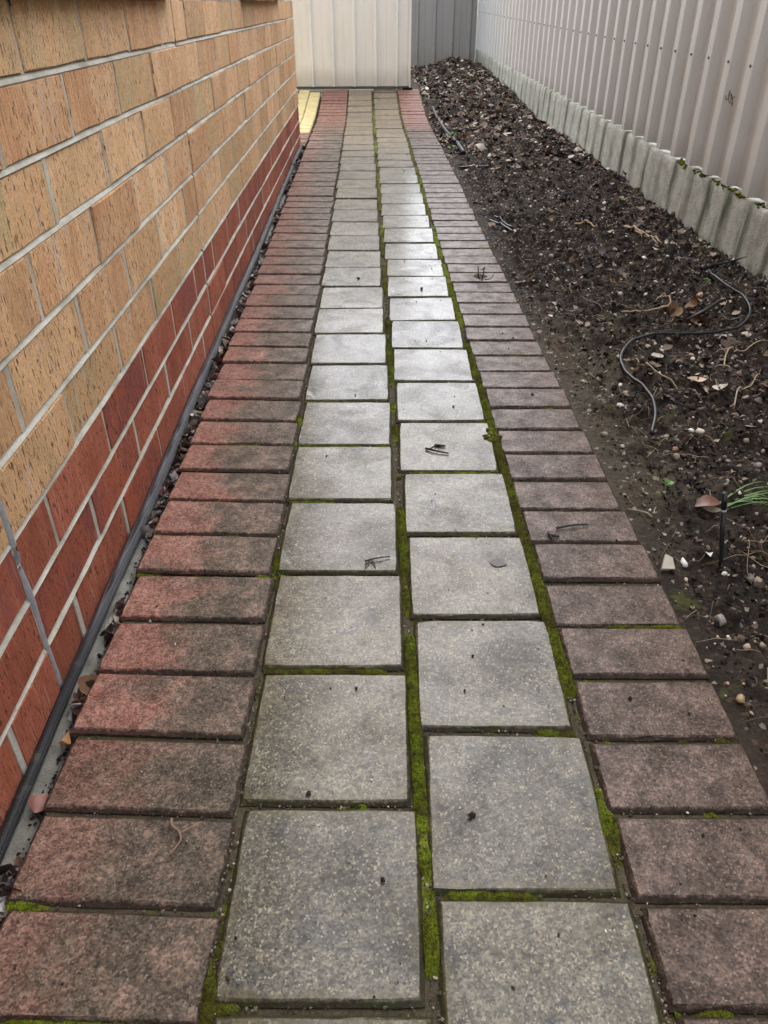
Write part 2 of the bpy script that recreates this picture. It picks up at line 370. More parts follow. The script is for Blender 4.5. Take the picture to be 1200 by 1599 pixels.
MTWIG = island('twig', [(0, (.05, .034, .024)), (.4, (.14, .09, .055)), (.75, (.30, .22, .14)), (1, (.42, .34, .24))], .75, .3, 200)
def mat_moss():
    M = Mat('moss'); a = M.noise(M.pos, 22, 4, .6); b = M.noise(M.pos, 320, 3, .6)
    c = M.ramp(M.math('ADD', M.math('MULTIPLY_ADD', M.isl, .22, M.math('MULTIPLY', a, .40)), M.math('MULTIPLY', M.noise(M.pos, 5.5, 3), .42)), [(.30, (.042, .028, .012)), (.42, (.062, .056, .010)), (.55, (.095, .115, .008)), (.70, (.17, .215, .018))])
    c = M.mix(M.ss(M.noise(M.pos, 75, 3, .6), .50, .62, 0, .7), c, (.045, .034, .012))
    c = M.mix(1., c, M.grey(M.math('MULTIPLY_ADD', b, 1.5, .3)), 'MULTIPLY')
    return M.done(c, .9, M.bump(b, .004, 1.), .1)
MMOSS = mat_moss()
def mat_joint():
    M = Mat('joint_sand'); a = M.noise(M.pos, 18, 4, .6); b = M.noise(M.pos, 330, 3, .65)
    c = M.ramp(a, [(.3, (.045, .038, .026)), (.5, (.085, .068, .044)), (.66, (.075, .075, .024)), (.8, (.13, .105, .07))])
    c = M.mix(1., c, M.grey(M.math('MULTIPLY_ADD', b, 1.3, .35)), 'MULTIPLY')
    return M.done(c, .9, M.bump(b, .003, 1.), .2)
MJ = mat_joint()
MBLK = simple('black_plastic', (.016, .017, .019), .38, .5, .3, 90)
MGREEN = simple('green_leaf', (.10, .20, .04), .5, .4, .35, 160)
MDARK = simple('dark_gap', (.012, .011, .010), .9, .1)
MGREYS = simple('grey_sealant', (.30, .30, .30), .5, .4, .35, 70, .002)

# ------------------------------------------------------------------ ground sheet
g = obj('ground', *[npmesh('ground', *grid(np.linspace(-150, 150, 13), np.linspace(-150, 150, 13), lambda x, y: 0*x-.30))], MS); g['kind'] = 'structure'

# ------------------------------------------------------------------ path: bedding + pavers
bx = np.array([-.44, -.40, -.395, .475, .485, .52]); by = np.concatenate([np.arange(-.5, 8.0, .05), [7.985]])
V, F = grid(bx, by, lambda x, y: prof(y)+np.where((x < -.397) | (x > .48), -.06, -.0085))
path = obj('path', npmesh('path', V, F), MJ); path['kind'] = 'structure'
def paverVF(L, Wd, ch=.0056, seed=0, th=.045, jit=.00055, ns=7):
    r = np.random.default_rng(seed); pts = []
    hx, hy = Wd/2, L/2
    cs = [(-hx, -hy), (hx, -hy), (hx, hy), (-hx, hy)]
    for i in range(4):
        a = np.array(cs[i]); b = np.array(cs[(i+1) % 4])
        for k in range(ns): pts.append(a+(b-a)*k/ns)
    pts = np.array(pts); n = len(pts)
    def ring(inset, z, j):
        q = pts.copy(); q[:, 0] *= (hx-inset)/hx; q[:, 1] *= (hy-inset)/hy
        q = q+r.normal(0, j, q.shape); return np.c_[q, np.full(n, z)+r.normal(0, j*.4, n)]
    for i in range(0, n, ns):                      # worn corners
        pts[i] *= 1-r.uniform(.004, .016)
    R = [ring(0, -th, 0), ring(0, -ch*1.05, jit*.6), ring(ch*.62, -ch*.42, jit), ring(ch, 0, jit)]
    V = np.concatenate(R); F = []
    for k in range(3):
        for i in range(n):
            j = (i+1) % n; F.append((k*n+i, k*n+j, (k+1)*n+j, (k+1)*n+i))
    F.append(tuple(range(3*n, 4*n)))
    return V, F
def variants(name, L, Wd, n, mt, **k):
    out = []
    for i in range(n):
        me = mesh(name, *paverVF(L, Wd, seed=100*i+int(L*1e4), **k)); me.materials.append(mt); out.append(me)
    return out
def row(name, meshes, x, y0, pitch, n0, n1, skew, parent, ymax=8.10, dz=.0012, jx=.0015):
    for k in range(n0, n1):
        yc = y0+pitch*(k+.5)
        if yc > ymax-pitch*.5: break
        sl = math.atan2(float(prof(yc+.05)-prof(yc-.05)), .1)
        o = obj(name, meshes[int(rng.integers(len(meshes)))], None, parent,
                (x+rng.normal(0, jx), yc+rng.normal(0, .0010), float(prof(yc))+rng.normal(0, dz)),
                (sl+rng.normal(0, .004), rng.normal(0, .004), rad(skew)+rng.normal(0, .004)))
        if rng.random() < .5: o.rotation_euler.z += math.pi; o.rotation_euler.x *= -1; o.rotation_euler.y *= -1
gm = variants('grey_paver', .2170, .2100, 8, MG)
row('grey_paver', gm, -.058, .343, .2230, -2, 36, -1.4, path)
row('grey_paver', gm, .1635, .4495, .2228, -2, 36, -2.0, path)
rl = variants('red_paver', .1080, .2330, 8, MR); rr = variants('red_paver', .1030, .2010, 8, MR)
row('red_paver', rl, -.2835, .4460, .11355, -4, 72, -3.2, path)
row('red_paver', rr, .3790, .4370, .1085, -4, 74, -1.7, path)

# yellow paving round the house corner
court = obj('side_paving', npmesh('side_paving', *grid(np.linspace(-2.6, -.41, 6), np.linspace(5.45, 8.6, 20), lambda x, y: prof(y)-.014)), MJ); court['kind'] = 'structure'
ym = variants('yellow_paver', .194, .0955, 4, MY, ch=.006)
rm2 = variants('red_paver', .1092, .2330, 3, MR)
for j, yy in enumerate(np.arange(5.56, 7.95, .2)):
    for i in range(9):
        x = -.465-.1*i; pink = yy < 6.0
        if pink and i % 2: continue
        yo = (.1 if i % 2 else 0) if not pink else 0
        if yy+yo > 7.9: continue
        zz = float(prof(yy+yo))
        if pink:
            for q in (-.05, .05): obj('red_paver', rm2[0], None, court, (x-.055, yy+q*1.12, zz+rng.normal(0, .001)), (0, 0, rng.normal(0, .01)))
        else: obj('yellow_paver', ym[int(rng.integers(4))], None, court, (x+.0, yy+yo, zz+rng.normal(0, .001)), (math.atan2(float(prof(yy+yo+.05)-prof(yy+yo-.05)), .1), 0, rng.normal(0, .01)))

# ------------------------------------------------------------------ soil bed
def soil_h(x, y):
    x = np.asarray(x, float); y = np.asarray(y, float)
    edge = np.clip((x-.478)/.10, 0, 1); edge = edge*edge*(3-2*edge)
    h = prof(y)*.85-.012+edge*.004
    h = h+edge*(.016*fbm(x, y, 4, 3, 3)+.012*fbm(x, y, 13, 3, 5)) + (.25+.75*edge)*.0125*fbm(x, y, 38, 4, 9, .62)
    lump = np.clip(fbm(x, y, 30, 3, 21), 0, 1); h = h+edge*.030*lump
    hole = np.exp(-(((x-1.0)/.06)**2+((y-2.26)/.06)**2)); h = h-.05*hole
    pile = np.exp(-(((x-1.12)/.30)**2+((y-10.5)/.95)**2)); h = h+.10*pile*(1+.4*fbm(x, y, 8, 3, 31))
    h = h+.02*np.clip((y-5)/5, 0, 1)*fbm(x, y, 9, 3, 33)
    return h
xs = np.concatenate([[.474, .478, .481, .485], np.arange(.489, 1.40, .0042)])
V1, F1 = grid(xs, np.arange(.25, 3.6, .0046), soil_h)
soil = obj('soil', npmesh('soil', V1, F1, True), MS); soil['kind'] = 'structure'
V2, F2 = grid(np.concatenate([[.474, .480], np.arange(.49, 1.40, .0125)]), np.concatenate([np.arange(3.5954, 11.0, .0125)]), lambda x, y: soil_h(x, y)-.0004)
soil2 = obj('soil', npmesh('soil', V2, F2, True), MS); soil2['kind'] = 'structure'
V3, F3 = grid(np.arange(.47, 1.41, .03), np.arange(-1.0, .27, .03), lambda x, y: soil_h(x, y)-.0006)
soil3 = obj('soil', npmesh('soil', V3, F3, True), MS); soil3['kind'] = 'structure'
V4, F4 = grid(np.arange(.36, .51, .03), np.arange(7.99, 11.0, .05), lambda x, y: prof(y)*.9+.004*fbm(x, y, 20, 3))
soil4 = obj('soil', npmesh('soil', V4, F4, True), MS); soil4['kind'] = 'structure'

# ------------------------------------------------------------------ house wall
WX = -.447; WS = .447/.435; Y1 = 5.462*WS
house = empty('brick_house', (WX, 2.5, 0), 'tan brick house wall with three red courses at its base', 'house')
hp = Vector((-WX, -2.5, 0))      # parts are given in world coordinates
BZ = [.8-(.8-q)*WS for q in (.000, .088, .172, .260, .350, .445, .540, .632, .722, .810)]
CJ1, CJ2 = 2.050*WS, .752*WS
def brickVF(L, Hh, seed, D=.06, bev=.0026):
    r = np.random.default_rng(seed); V = []; F = []
    ns = 4; ys = np.linspace(-L/2, L/2, ns+1); zs = (-Hh/2, 0, Hh/2)
    per = [(y, -Hh/2) for y in ys[:-1]]+[(L/2, -Hh/2), (L/2, 0)]+[(y, Hh/2) for y in ys[:0:-1]]+[(-L/2, Hh/2), (-L/2, 0)]
    per = np.array(per); n = len(per)
    back = np.c_[np.full(n, -D), per]; mid = np.c_[np.full(n, -bev), per+r.normal(0, .0006, per.shape)]
    q = per*np.array([(L/2-bev)/(L/2), (Hh/2-bev*.8)/(Hh/2)])+r.normal(0, .0007, per.shape)
    fr = np.c_[r.normal(0, .0003, n), q]; V = np.concatenate([back, mid, fr])
    for k in range(2):
        for i in range(n): j = (i+1) % n; F.append((k*n+i, k*n+j, (k+1)*n+j, (k+1)*n+i))
    F.append(tuple(range(2*n, 3*n)))
    return V, F
BL, PIT = .2525*WS, .2625*WS
def brick_meshes(nm, mt):
    out = []
    for i in range(6):
        me = mesh(nm, *brickVF(BL, .0805, 40+i)); me.materials.append(mt); out.append(me)
    return out
tanb, redb = brick_meshes('tan_brick', MT), brick_meshes('red_brick', MRB)
def course_spans(k, y0, y1):
    """brick spans (a,b) on course k between y0 and y1, broken at the two movement joints"""
    even = (k % 2 == 0)      # k counted from the base: 0,2,4.. share a phase
    sp = []
    for s0, s1, ph in ((-9, CJ2-.005, .745*WS-.13*(1 if even else 0)), (CJ2+.005, CJ1-.004, .862*WS if even else .998*WS), (CJ1+.004, Y1, 2.185*WS if even else 2.305*WS)):
        j = ph-PIT*60
        edges = [e for e in np.arange(j, 12, PIT) if s0+.02 < e < s1-.02]
        edges = [s0-.005]+edges+[s1+.005]
        for a, b in zip(edges[:-1], edges[1:]):
            a2, b2 = max(a+.005, s0), min(b-.005, s1)
            if b2 > y0 and a2 < y1 and b2-a2 > .02: sp.append((a2, b2))
    return sp
far = Acc()
for k in range(9):
    z0, z1 = BZ[k]+.0043, BZ[k+1]-.0043
    for a, b in course_spans(k, -1.2, Y1+.1):
        b = min(b, Y1)
        ms_ = (redb if k < 3 else tanb)
        o = obj('red_brick' if k < 3 else 'tan_brick', ms_[int(rng.integers(6))], None, house,
                (rng.normal(0, .0012), (a+b)/2-2.5, (z0+z1)/2+rng.normal(0, .0005)), (0, rng.normal(0, .004), rng.normal(0, .003)), (1, (b-a)/BL, (z1-z0)/.0805))
# windows sit on two projecting brick sills
WINS = [(-.62, 2.07), (3.28, 4.67)]
SILL0, SILL1 = .812, .900
def in_win(y, z): return any(a-.0 < y < b+.0 for a, b in WINS) and z < 2.05
up_t = Acc(); ns_ = 0
zc = SILL0; k = 9
while zc < 2.45:
    for a, b in course_spans(k, -3.0, Y1+.1):
        b = min(b, Y1); pieces = [(a, b)]
        if zc+.04 < 2.05:
            for wa, wb in WINS:
                q = []
                for p0, p1 in pieces:
                    if p1 <= wa or p0 >= wb: q.append((p0, p1)); continue
                    if p0 < wa: q.append((p0, wa-.004))
                    if p1 > wb: q.append((wb+.004, p1))
                pieces = q
        for p0, p1 in pieces:
            if p1-p0 > .02:
                VV, FF = brickVF(p1-p0, .0805, ns_ % 7); ns_ += 1
                up_t.add(VV+np.array([0, (p0+p1)/2-2.5, zc+.045]), FF)
    zc += .0905; k += 1
for kk in range(9):
    for a, b in course_spans(kk, -3.0, -1.2):
        if b > -1.2: continue
        VV, FF = brickVF(b-a, .0805, kk); up_t.add(VV+np.array([0, (a+b)/2-2.5, (BZ[kk]+BZ[kk+1])/2]), FF)
# return wall round the corner
for kk in range(26):
    zz = (BZ[kk]+BZ[kk+1])/2 if kk < 9 else SILL0+.045+.0905*(kk-9)
    for i in range(13):
        VV, FF = brickVF(.2525, .0805, i+kk); VV = np.array(VV)
        x0 = -.13-.125-.2625*i-(.131 if kk % 2 else 0)
        up_t.add(np.c_[-VV[:, 1]+x0, VV[:, 0]+Y1-2.5, VV[:, 2]+zz], [f for f in FF])
ub = up_t.build('upper_brickwork', MT, house); ub['kind'] = 'stuff'
# mortar: recessed backing + struck bed joints
mo = Acc(); RC = -.0065
def wallpanel(y0, y1, z0, z1): mo.box(-.10, RC, y0-2.5, y1-2.5, z0, z1)
segs = [(-3.0, CJ2-.006), (CJ2+.006, CJ1-.005), (CJ1+.005, Y1-.012)]
for a, b in segs: wallpanel(a, b, -.10, SILL0)
for a, b in ((-3.0, WINS[0][0]), (WINS[0][1], WINS[1][0]), (WINS[1][1], Y1-.012)): wallpanel(a, b, SILL0+.0005, 2.05)
wallpanel(-3.0, Y1-.012, 2.0505, 2.45)
mo.box(-3.6, -.101, Y1-2.5-.10, Y1-2.5-.0065, -.1, 2.45)
def bed(z, y0, y1, h=.0044):
    ys = np.arange(y0, y1, .03); ys = np.append(ys, y1)
    V = []; F = []
    for y in ys:
        w = float(fbm(y, z*40, 22, 3, 4)); w2 = float(fbm(y, z*40, 60, 2, 8))
        V += [(-.02, y-2.5, z+h), (-.0068+.0012*w, y-2.5, z+h+.0008), (-.0018+.0012*w2, y-2.5, z+h*.15), (.0008+.0010*w, y-2.5, z-h*.8), (-.001, y-2.5, z-h-.0012+.0006*w2), (-.02, y-2.5, z-h)]
    for i in range(len(ys)-1):
        for k in range(5): F.append((i*6+k, i*6+k+1, i*6+7+k, i*6+6+k))
    mo.add(V, [f[::-1] for f in F])
for z in BZ[1:]:
    for a, b in segs: bed(z, max(a, -1.2), b+(.011 if b > 5 else 0))
for z in np.arange(SILL0+.0905, 2.05, .0905):
    for a, b in ((WINS[0][1]+.02, WINS[1][0]-.02), (WINS[1][1]+.02, Y1-.012)): bed(z, a, b)
for kk in range(9):
    sp_k = course_spans(kk, -1.2, Y1)
    for (a0, b0), (a1, b1) in zip(sp_k[:-1], sp_k[1:]):
        if a1-b0 < .015: 
            f0 = -.0012+rng.normal(0, .0005); mo.box(-.02, f0, b0-2.5-.001, a1-2.5+.001, BZ[kk]+.003, BZ[kk+1]-.003)
mort = mo.build('mortar', MM, house)
# movement joints
ac = Acc(); ac.box(-.05, -.012, CJ1-2.5-.006, CJ1-2.5+.006, -.05, .81); ac.build('movement_joint', MDARK, house)
zz = np.linspace(-.01, .808, 70)
P = np.stack([-.0035+.0012*fbm(zz, zz*0, 30, 3), CJ2-2.5+.0018*fbm(zz, zz*0+5, 16, 3)+0*zz, zz], -1)
V, F = tubeVF(P, .0068+.0012*fbm(zz, zz*0+9, 25, 3), 8)
obj('sealant_bead', mesh('sealant_bead', V, F, True), MGREYS, house)
# windows
for wi, (a, b) in enumerate(WINS):
    f = Acc(); d0, d1 = -.095, -.05
    f.box(d0, d1, a-2.5, b-2.5, SILL1, SILL1+.05); f.box(d0, d1, a-2.5, b-2.5, 2.0, 2.05)
    f.box(d0, d1, a-2.5, a-2.45, SILL1+.05, 2.0); f.box(d0, d1, b-2.55, b-2.5, SILL1+.05, 2.0)
    f.box(d0, d1, (a+b)/2-2.52, (a+b)/2-2.48, SILL1+.05, 2.0)
    wf = f.build('window', MCR, house)
    pm = Acc(); pm.box(-.080, -.072, a-2.45, b-2.55, SILL1+.05, 2.0)
    pane = pm.build('pane', simple('window_glass', (.02, .025, .03), .05, .5, .1), wf)
    n = int(round((b-a)/.0935)); 
    for i in range(n):
        yc = a+(i+.5)*(b-a)/n
        VV, FF = brickVF(.0820, .080, 300+i, D=.12, bev=.004)
        o = obj('sill_brick', mesh('sill_brick', VV, FF), MT, wf, (.038+rng.normal(0, .002), yc-2.5, .847+rng.normal(0, .0012)), (0, rad(7)*1., 0))
    sm = Acc(); sm.box(-.045, .022, a-2.498, b-2.502, .818, .876); sm.build('sill_mortar', MM, wf)

# footing ledge and black sleeve along the base
ys = np.concatenate([np.arange(-.6, Y1, .02)])
def foot(x, y): return prof(y)-.022+.004*fbm(x, y, 14, 3)-np.clip((x+.415+.006*fbm(y, y*0, 5, 3, 3))/.012, 0, 1)*.03
V, F = grid(np.linspace(WX+.001, -.392, 9), ys, lambda x, y: foot(x+.006*fbm(y*1.0, x*0, 6, 3), y))
V[:, 0] += 0
ft = obj('footing', npmesh('footing', V-np.array([WX, 2.5, 0]), F[:, ::-1], True), MC, house)
yy = np.linspace(-.6, 5.44, 420)
rr_ = .0078+.0040*np.clip((yy-.8)/.5, 0, 1)
P = np.stack([WX+.0035+rr_*.75+.0035*fbm(yy, yy*0, 2.1, 3, 2), yy, prof(yy)-.018+rr_*.85+.004*fbm(yy, yy*0+3, 1.7, 3, 6)], -1)
V, F = tubeVF(P, rr_, 14)
def mat_sleeve():
    M = Mat('braided_sleeve'); P = M.xyz(M.pos)
    a = M.math('SINE', M.math('MULTIPLY', M.math('ADD', P[1], M.math('MULTIPLY', P[2], 1.2)), 1300.)); b = M.math('SINE', M.math('MULTIPLY', M.math('SUBTRACT', P[1], M.math('MULTIPLY', P[2], 1.2)), 1300.))
    w = M.math('MULTIPLY', a, b); k = M.ss(P[1], .75, 1.0)
    c = M.mix(M.math('MULTIPLY', M.ss(w, -.2, .6), k), (.012, .012, .013), (.16, .165, .18))  # braid weave; its grey-blue past the near end is sky sheen painted in
    c = M.mix(M.ss(M.noise(M.pos, 30, 4), .55, .7, 0, .5), c, (.10, .085, .065))
    return M.done(c, M.math('MULTIPLY_ADD', k, -.16, .50), M.bump(w, .0012, .7), .5)
sl_ = obj('drain_hose', mesh('drain_hose', V, F, True), mat_sleeve())
tag(sl_, 'black braided hose lying along the foot of the brick wall', 'hose')

# leaf litter in the wall gap
def leafVF(seed, curl=.5, w=.42):
    r = np.random.default_rng(seed); nu, nv = 5, 3; V = []; F = []
    c = r.uniform(-curl, curl)*2; tw = r.uniform(-.6, .6)
    for i in range(nu):
        u = i/(nu-1); hw = w*max(.05, math.sin(math.pi*min(.97, max(.04, u**.85))))
        for j in range(nv):
            t = j-1; x = u-.5; y = t*hw; z = abs(t)*hw*.55*r.uniform(.4, 1)+c*(u-.5)**2+tw*(u-.5)*t*hw+r.normal(0, .015)
            V.append((x, y, z))
    for i in range(nu-1):
        for j in range(nv-1):
            a = i*nv+j; F += [(a, a+1, a+nv+1), (a, a+nv+1, a+nv)]
    return np.array(V), np.array(F)
LV = [leafVF(i, 1.0) for i in range(8)]
n = 3200; ly = .45+(5.4-.45)*rng.random(n)**1.15
lx = rng.normal(-.408, .005, n); keep = (fbm(ly, ly*0, 3, 3, 44) > -.2) & ((ly > 1.0) | (rng.random(n) < .9)); lx, ly = lx[keep], ly[keep]
sz = rng.lognormal(math.log(.016), .45, len(ly)).clip(.006, .034)
pos = np.stack([np.clip(lx, -.424, -.399), ly, prof(ly)-.022+rng.random(len(ly))*.014], -1)
V, F = scatter(LV, pos, rots(len(ly), .8), np.repeat(sz[:, None], 3, 1))
gl = obj('leaf_litter', npmesh('gutter_litter', V, F, True), MGUT); tag(gl, 'dry leaf litter filling the gap between wall and pavers', 'leaf litter', kind='stuff')
n = 3400; ly = .4+5*rng.random(n); lx = rng.uniform(-.418, -.396, n); sz = rng.uniform(.0012, .0036, n)
ROCK1 = [rock(1, i, 1.0, .75) for i in range(6)]; ROCK2 = [rock(2, 20+i, .22, .7) for i in range(6)]
V, F = scatter(ROCK1, np.stack([lx, ly, prof(ly)-.030+rng.random(n)*.012], -1), rots(n), np.repeat(sz[:, None], 3, 1))
gs = obj('soil_crumbs', npmesh('gutter_crumbs', V, F), MCLOD); tag(gs, 'dark damp soil crumbs in the gap beside the wall', 'soil', kind='stuff')

# ------------------------------------------------------------------ moss in the joints
def moss_mask(x, y, seam):
    m_ = fbm(x*.6, y, 3.1, 3, 60+seam)+.45*fbm(x, y, 17, 2, 70+seam)
    return m_
SEAMS = [(-.1665, .0058, -.42), (.0540, .0070, .36), (.2730, .0084, .20)]
MV = []; MF_ = []; base = 0; tp = []
for si, (sx, hw, bias) in enumerate(SEAMS):
    ny = np.concatenate([np.arange(.28, 2.2, .0022), np.arange(2.2, 4.2, .004), np.arange(4.2, 7.9, .009)])
    nx = np.linspace(-1, 1, 9)
    yy = ny[:, None]; wob = .0022*fbm(yy, yy*0+si, 6, 3, 80)
    X = sx+nx[None]*hw*1.15+wob; Y = np.repeat(yy, 9, 1)
    mk = moss_mask(X, Y, si)+bias
    k = np.clip((mk+.05)/.3, 0, 1); k = k*k*(3-2*k)
    dome = np.sqrt(np.clip(1-(nx[None]*.92)**2, 0, 1))
    h = -.0098+k*(.0050+.0062*dome)+.0022*fbm(X, Y, 300, 2, 90)*k+.0018*fbm(X, Y, 120, 2, 91)
    V = np.stack([X, Y, h+prof(Y)], -1).reshape(-1, 3); nn = len(ny)
    i = np.arange(nn*9).reshape(nn, 9); F = np.stack([i[:-1, :-1], i[:-1, 1:], i[1:, 1:], i[1:, :-1]], -1).reshape(-1, 4)
    kf = k.reshape(-1)[F].mean(1) > .12; F = F[kf]
    MV.append(V); MF_.append(F+base); base += len(V)
    sel = (k > .45) & (Y < 2.6); q = np.stack([X, Y, h+prof(Y)], -1)[sel]; tp.append(q[rng.random(len(q)) < .75])
# cross joints
def cross(x0, x1, y0, pitch, n0, n1, skew, amt, seed):
    global base
    for kx in range(n0, n1):
        yc = y0+pitch*kx
        if yc < .25 or yc > 3.4: continue
        nx = np.arange(x0, x1, .003 if yc < 1.6 else .006); ny = np.linspace(-1, 1, 5)
        X = np.repeat(nx[None], 5, 0); Yc = yc+(X-(x0+x1)/2)*math.tan(rad(skew)); Y = Yc+ny[:, None]*.0055
        mk = fbm(X, Yc, 7, 3, seed+kx)+.3*fbm(X, Yc, 40, 2, seed+9)+amt
        k = np.clip((mk)/.3, 0, 1); k = k*k*(3-2*k); dome = np.sqrt(1-(ny[:, None]*.9)**2)
        h = -.0098+k*(.0035+.0042*dome)+.0016*fbm(X, Y, 150, 2, 93)
        V = np.stack([X, Y, h+prof(Y)], -1).reshape(-1, 3); m_, n_ = X.shape
        i = np.arange(m_*n_).reshape(m_, n_); F = np.stack([i[:-1, :-1], i[:-1, 1:], i[1:, 1:], i[1:, :-1]], -1).reshape(-1, 4)
        F = F[k.reshape(-1)[F].mean(1) > .15]
        if len(F): MV.append(V); MF_.append(F+base); base += len(V)
        sel = (k > .5) & (yc < 2.2); tp.append(V.reshape(m_, n_, 3)[sel])
cross(-.160, .045, .343, .2230, -1, 16, -1.4, .12, 200)
cross(.062, .264, .4495, .2228, -1, 16, -2.0, .16, 260)
cross(-.398, -.170, .4460, .11355, -2, 26, -3.2, -.14, 320)
cross(.282, .476, .4370, .1085, -2, 26, -1.7, -.10, 400)
mo_ = obj('moss', npmesh('moss', np.concatenate(MV), np.concatenate(MF_), True), MMOSS); tag(mo_, 'green moss growing along the joints between the pavers', 'moss', kind='stuff')
tp = np.concatenate(tp)
blade = np.array([(-.4, 0, 0), (.4, 0, 0), (0, .25, 1.)]); bf = np.array([(0, 1, 2)])
tp = np.concatenate([tp, tp+rng.normal(0, .0012, tp.shape)*np.array([1, 1, 0])])
V, F = scatter([(blade, bf)], tp, rots(len(tp), .55), np.stack([rng.uniform(.0009, .0020, len(tp))]*2+[rng.uniform(.0014, .0042, len(tp))], -1))
mt_ = obj('moss', npmesh('moss_tufts', V, F), MMOSS); tag(mt_, 'tiny upright moss shoots in the near paver joints', 'moss', kind='stuff')
# moss cushion by the right seam
def cushion(name, pts, label, group):
    bl = Acc()
    for (x, y, z, r) in pts:
        VV, FF = ROCK2[int(rng.integers(6))]; VV = VV/np.abs(VV).max()
        bl.add(VV*np.array([r, r, r*.7])+np.array([x, y, z])*1., FF)
    o = bl.build(name, MMOSS, None, True); return tag(o, label, 'moss', group)
cushion('moss_cushion', [(.268+rng.normal(0, .006), 1.495+rng.uniform(-.03, .03), -.002+rng.random()*.004, rng.uniform(.006, .011)) for _ in range(22)], 'thick green moss cushion bulging over a grey paver corner', None)

# grit, crumbs on the pavers
n = 420; px = rng.uniform(-.38, .47, n); py = rng.uniform(.3, 1, n)**1.0*0+.35+5.2*rng.random(n)**1.1
w8 = np.where(px > .06, 1., .55); kp = rng.random(n) < w8; px, py = px[kp], py[kp]; n = len(px)
sz = rng.lognormal(math.log(.0017), .45, n).clip(.0008, .0040)
V, F = scatter(ROCK1, np.stack([px, py, prof(py)+sz*.4], -1), rots(n), np.repeat(sz[:, None], 3, 1))
o = obj('soil_crumbs', npmesh('path_crumbs', V, F), MCLOD); tag(o, 'dark soil crumbs scattered on top of the pavers', 'soil', kind='stuff')
n = 130; px = rng.uniform(-.38, .47, n); py = .35+3*rng.random(n); sz = rng.uniform(.0009, .0024, n)
V, F = scatter(ROCK1, np.stack([px, py, prof(py)+sz*.3], -1), rots(n), np.repeat(sz[:, None], 3, 1))
o = obj('grit', npmesh('path_grit', V, F), MPEB); tag(o, 'pale grit specks scattered on the pavers', 'grit', kind='stuff')

n = 5200; q = rng.integers(0, 3, n); jx = np.array([-.1665, .0540, .2730])[q]+rng.normal(0, .0042, n); jy = .28+5.5*rng.random(n)**1.5
sz = rng.lognormal(math.log(.0013), .45, n).clip(.0006, .0036)
V, F = scatter(ROCK1, np.stack([jx, jy, prof(jy)-.0065+rng.random(n)*.003], -1), rots(n), np.repeat(sz[:, None], 3, 1))
MGRIT = island('joint_grit', [(0, (.03, .024, .016)), (.5, (.075, .058, .036)), (.8, (.13, .105, .07)), (.93, (.30, .25, .18)), (1, (.5, .45, .36))], .85, .3)
o = obj('grit', npmesh('joint_grit', V, F), MGRIT); tag(o, 'brown sandy grit lying in the long paver joints', 'grit', kind='stuff')
n = 5000; col_ = rng.integers(0, 4, n); gx = np.empty(n); gy = np.empty(n)
for c_, (a_, b_, y0_, p_) in enumerate(((-.160, .045, .343, .2230), (.062, .264, .4495, .2228), (-.398, -.170, .4460, .11355), (.282, .476, .4370, .1085))):
    m_ = col_ == c_; k_ = rng.integers(-1, int(4/p_), m_.sum()); t_ = rng.random(m_.sum()); sk_ = (-1.4, -2.0, -3.2, -1.7)[c_]
    gx[m_] = a_+(b_-a_)*t_; gy[m_] = y0_+p_*k_+(b_-a_)*(t_-.5)*math.tan(rad(sk_))+rng.normal(0, .0028, m_.sum())
sz = rng.lognormal(math.log(.0011), .45, n).clip(.0005, .003)
V, F = scatter(ROCK1, np.stack([gx, gy, prof(gy)-.0065+rng.random(n)*.003], -1), rots(n), np.repeat(sz[:, None], 3, 1))
o = obj('grit', npmesh('cross_grit', V, F), MGRIT); tag(o, 'brown sandy grit lying in the short cross joints', 'grit', kind='stuff')

# ------------------------------------------------------------------ soil dressing
def bedpts(n, y0=.35, y1=10.9, p=1.6, x0=.49, x1=1.375):
    y = y0+(y1-y0)*rng.random(n)**p; x = rng.uniform(x0, x1, n); return x, y
x, y = bedpts(30000, p=1.8, y1=7.5); sz = rng.lognormal(math.log(.0034), .55, len(x)).clip(.0012, .0125)*(.45+.55*np.clip((x-.5)/.12, 0, 1))
kp = (y > 1.0) | (x > .5); x, y, sz = x[kp], y[kp], sz[kp]
V, F = scatter(ROCK1, np.stack([x, y, soil_h(x, y)+sz*.15], -1), rots(len(x)), sz[:, None]*rng.uniform(.7, 1.2, (len(x), 3)))
o = obj('soil_clods', npmesh('soil_clods', V, F, False), MCLOD); tag(o, 'dark crumbly clods covering the garden bed', 'soil', kind='stuff')
x, y = bedpts(3000, p=1.6, y1=8); sz = rng.lognormal(math.log(.0032), .55, len(x)).clip(.0012, .013)
V, F = scatter(ROCK2, np.stack([x, y, soil_h(x, y)+sz*.25], -1), rots(len(x), .4), sz[:, None]*rng.uniform(.75, 1.15, (len(x), 3)))
o = obj('pebbles', npmesh('pebbles', V, F, True), MPEB); tag(o, 'small pale pebbles strewn over the garden bed', 'pebbles', kind='stuff')
LV2 = [leafVF(50+i, .6, .3) for i in range(8)]
x1_, y1_ = bedpts(11000, p=1.7); x2_, y2_ = bedpts(3800, y0=5.0, p=1.0); x3_, y3_ = bedpts(1800, y0=8.2, p=1.0, x0=.45)
x = np.concatenate([x1_, x2_, x3_]); y = np.concatenate([y1_, y2_, y3_])
clump = fbm(x, y, 3.5, 3, 55)+.25*np.clip((y-4)/4, -1, 1)+.2*(x > .7); kp = rng.random(len(x)) < np.clip(.45+clump*1.3, .08, 1); x, y = x[kp], y[kp]
sz = rng.lognormal(math.log(.0145), .55, len(x)).clip(.004, .05)*np.where(y < 1.6, .7, 1.)*np.where(y > 4.5, 1.7, 1)
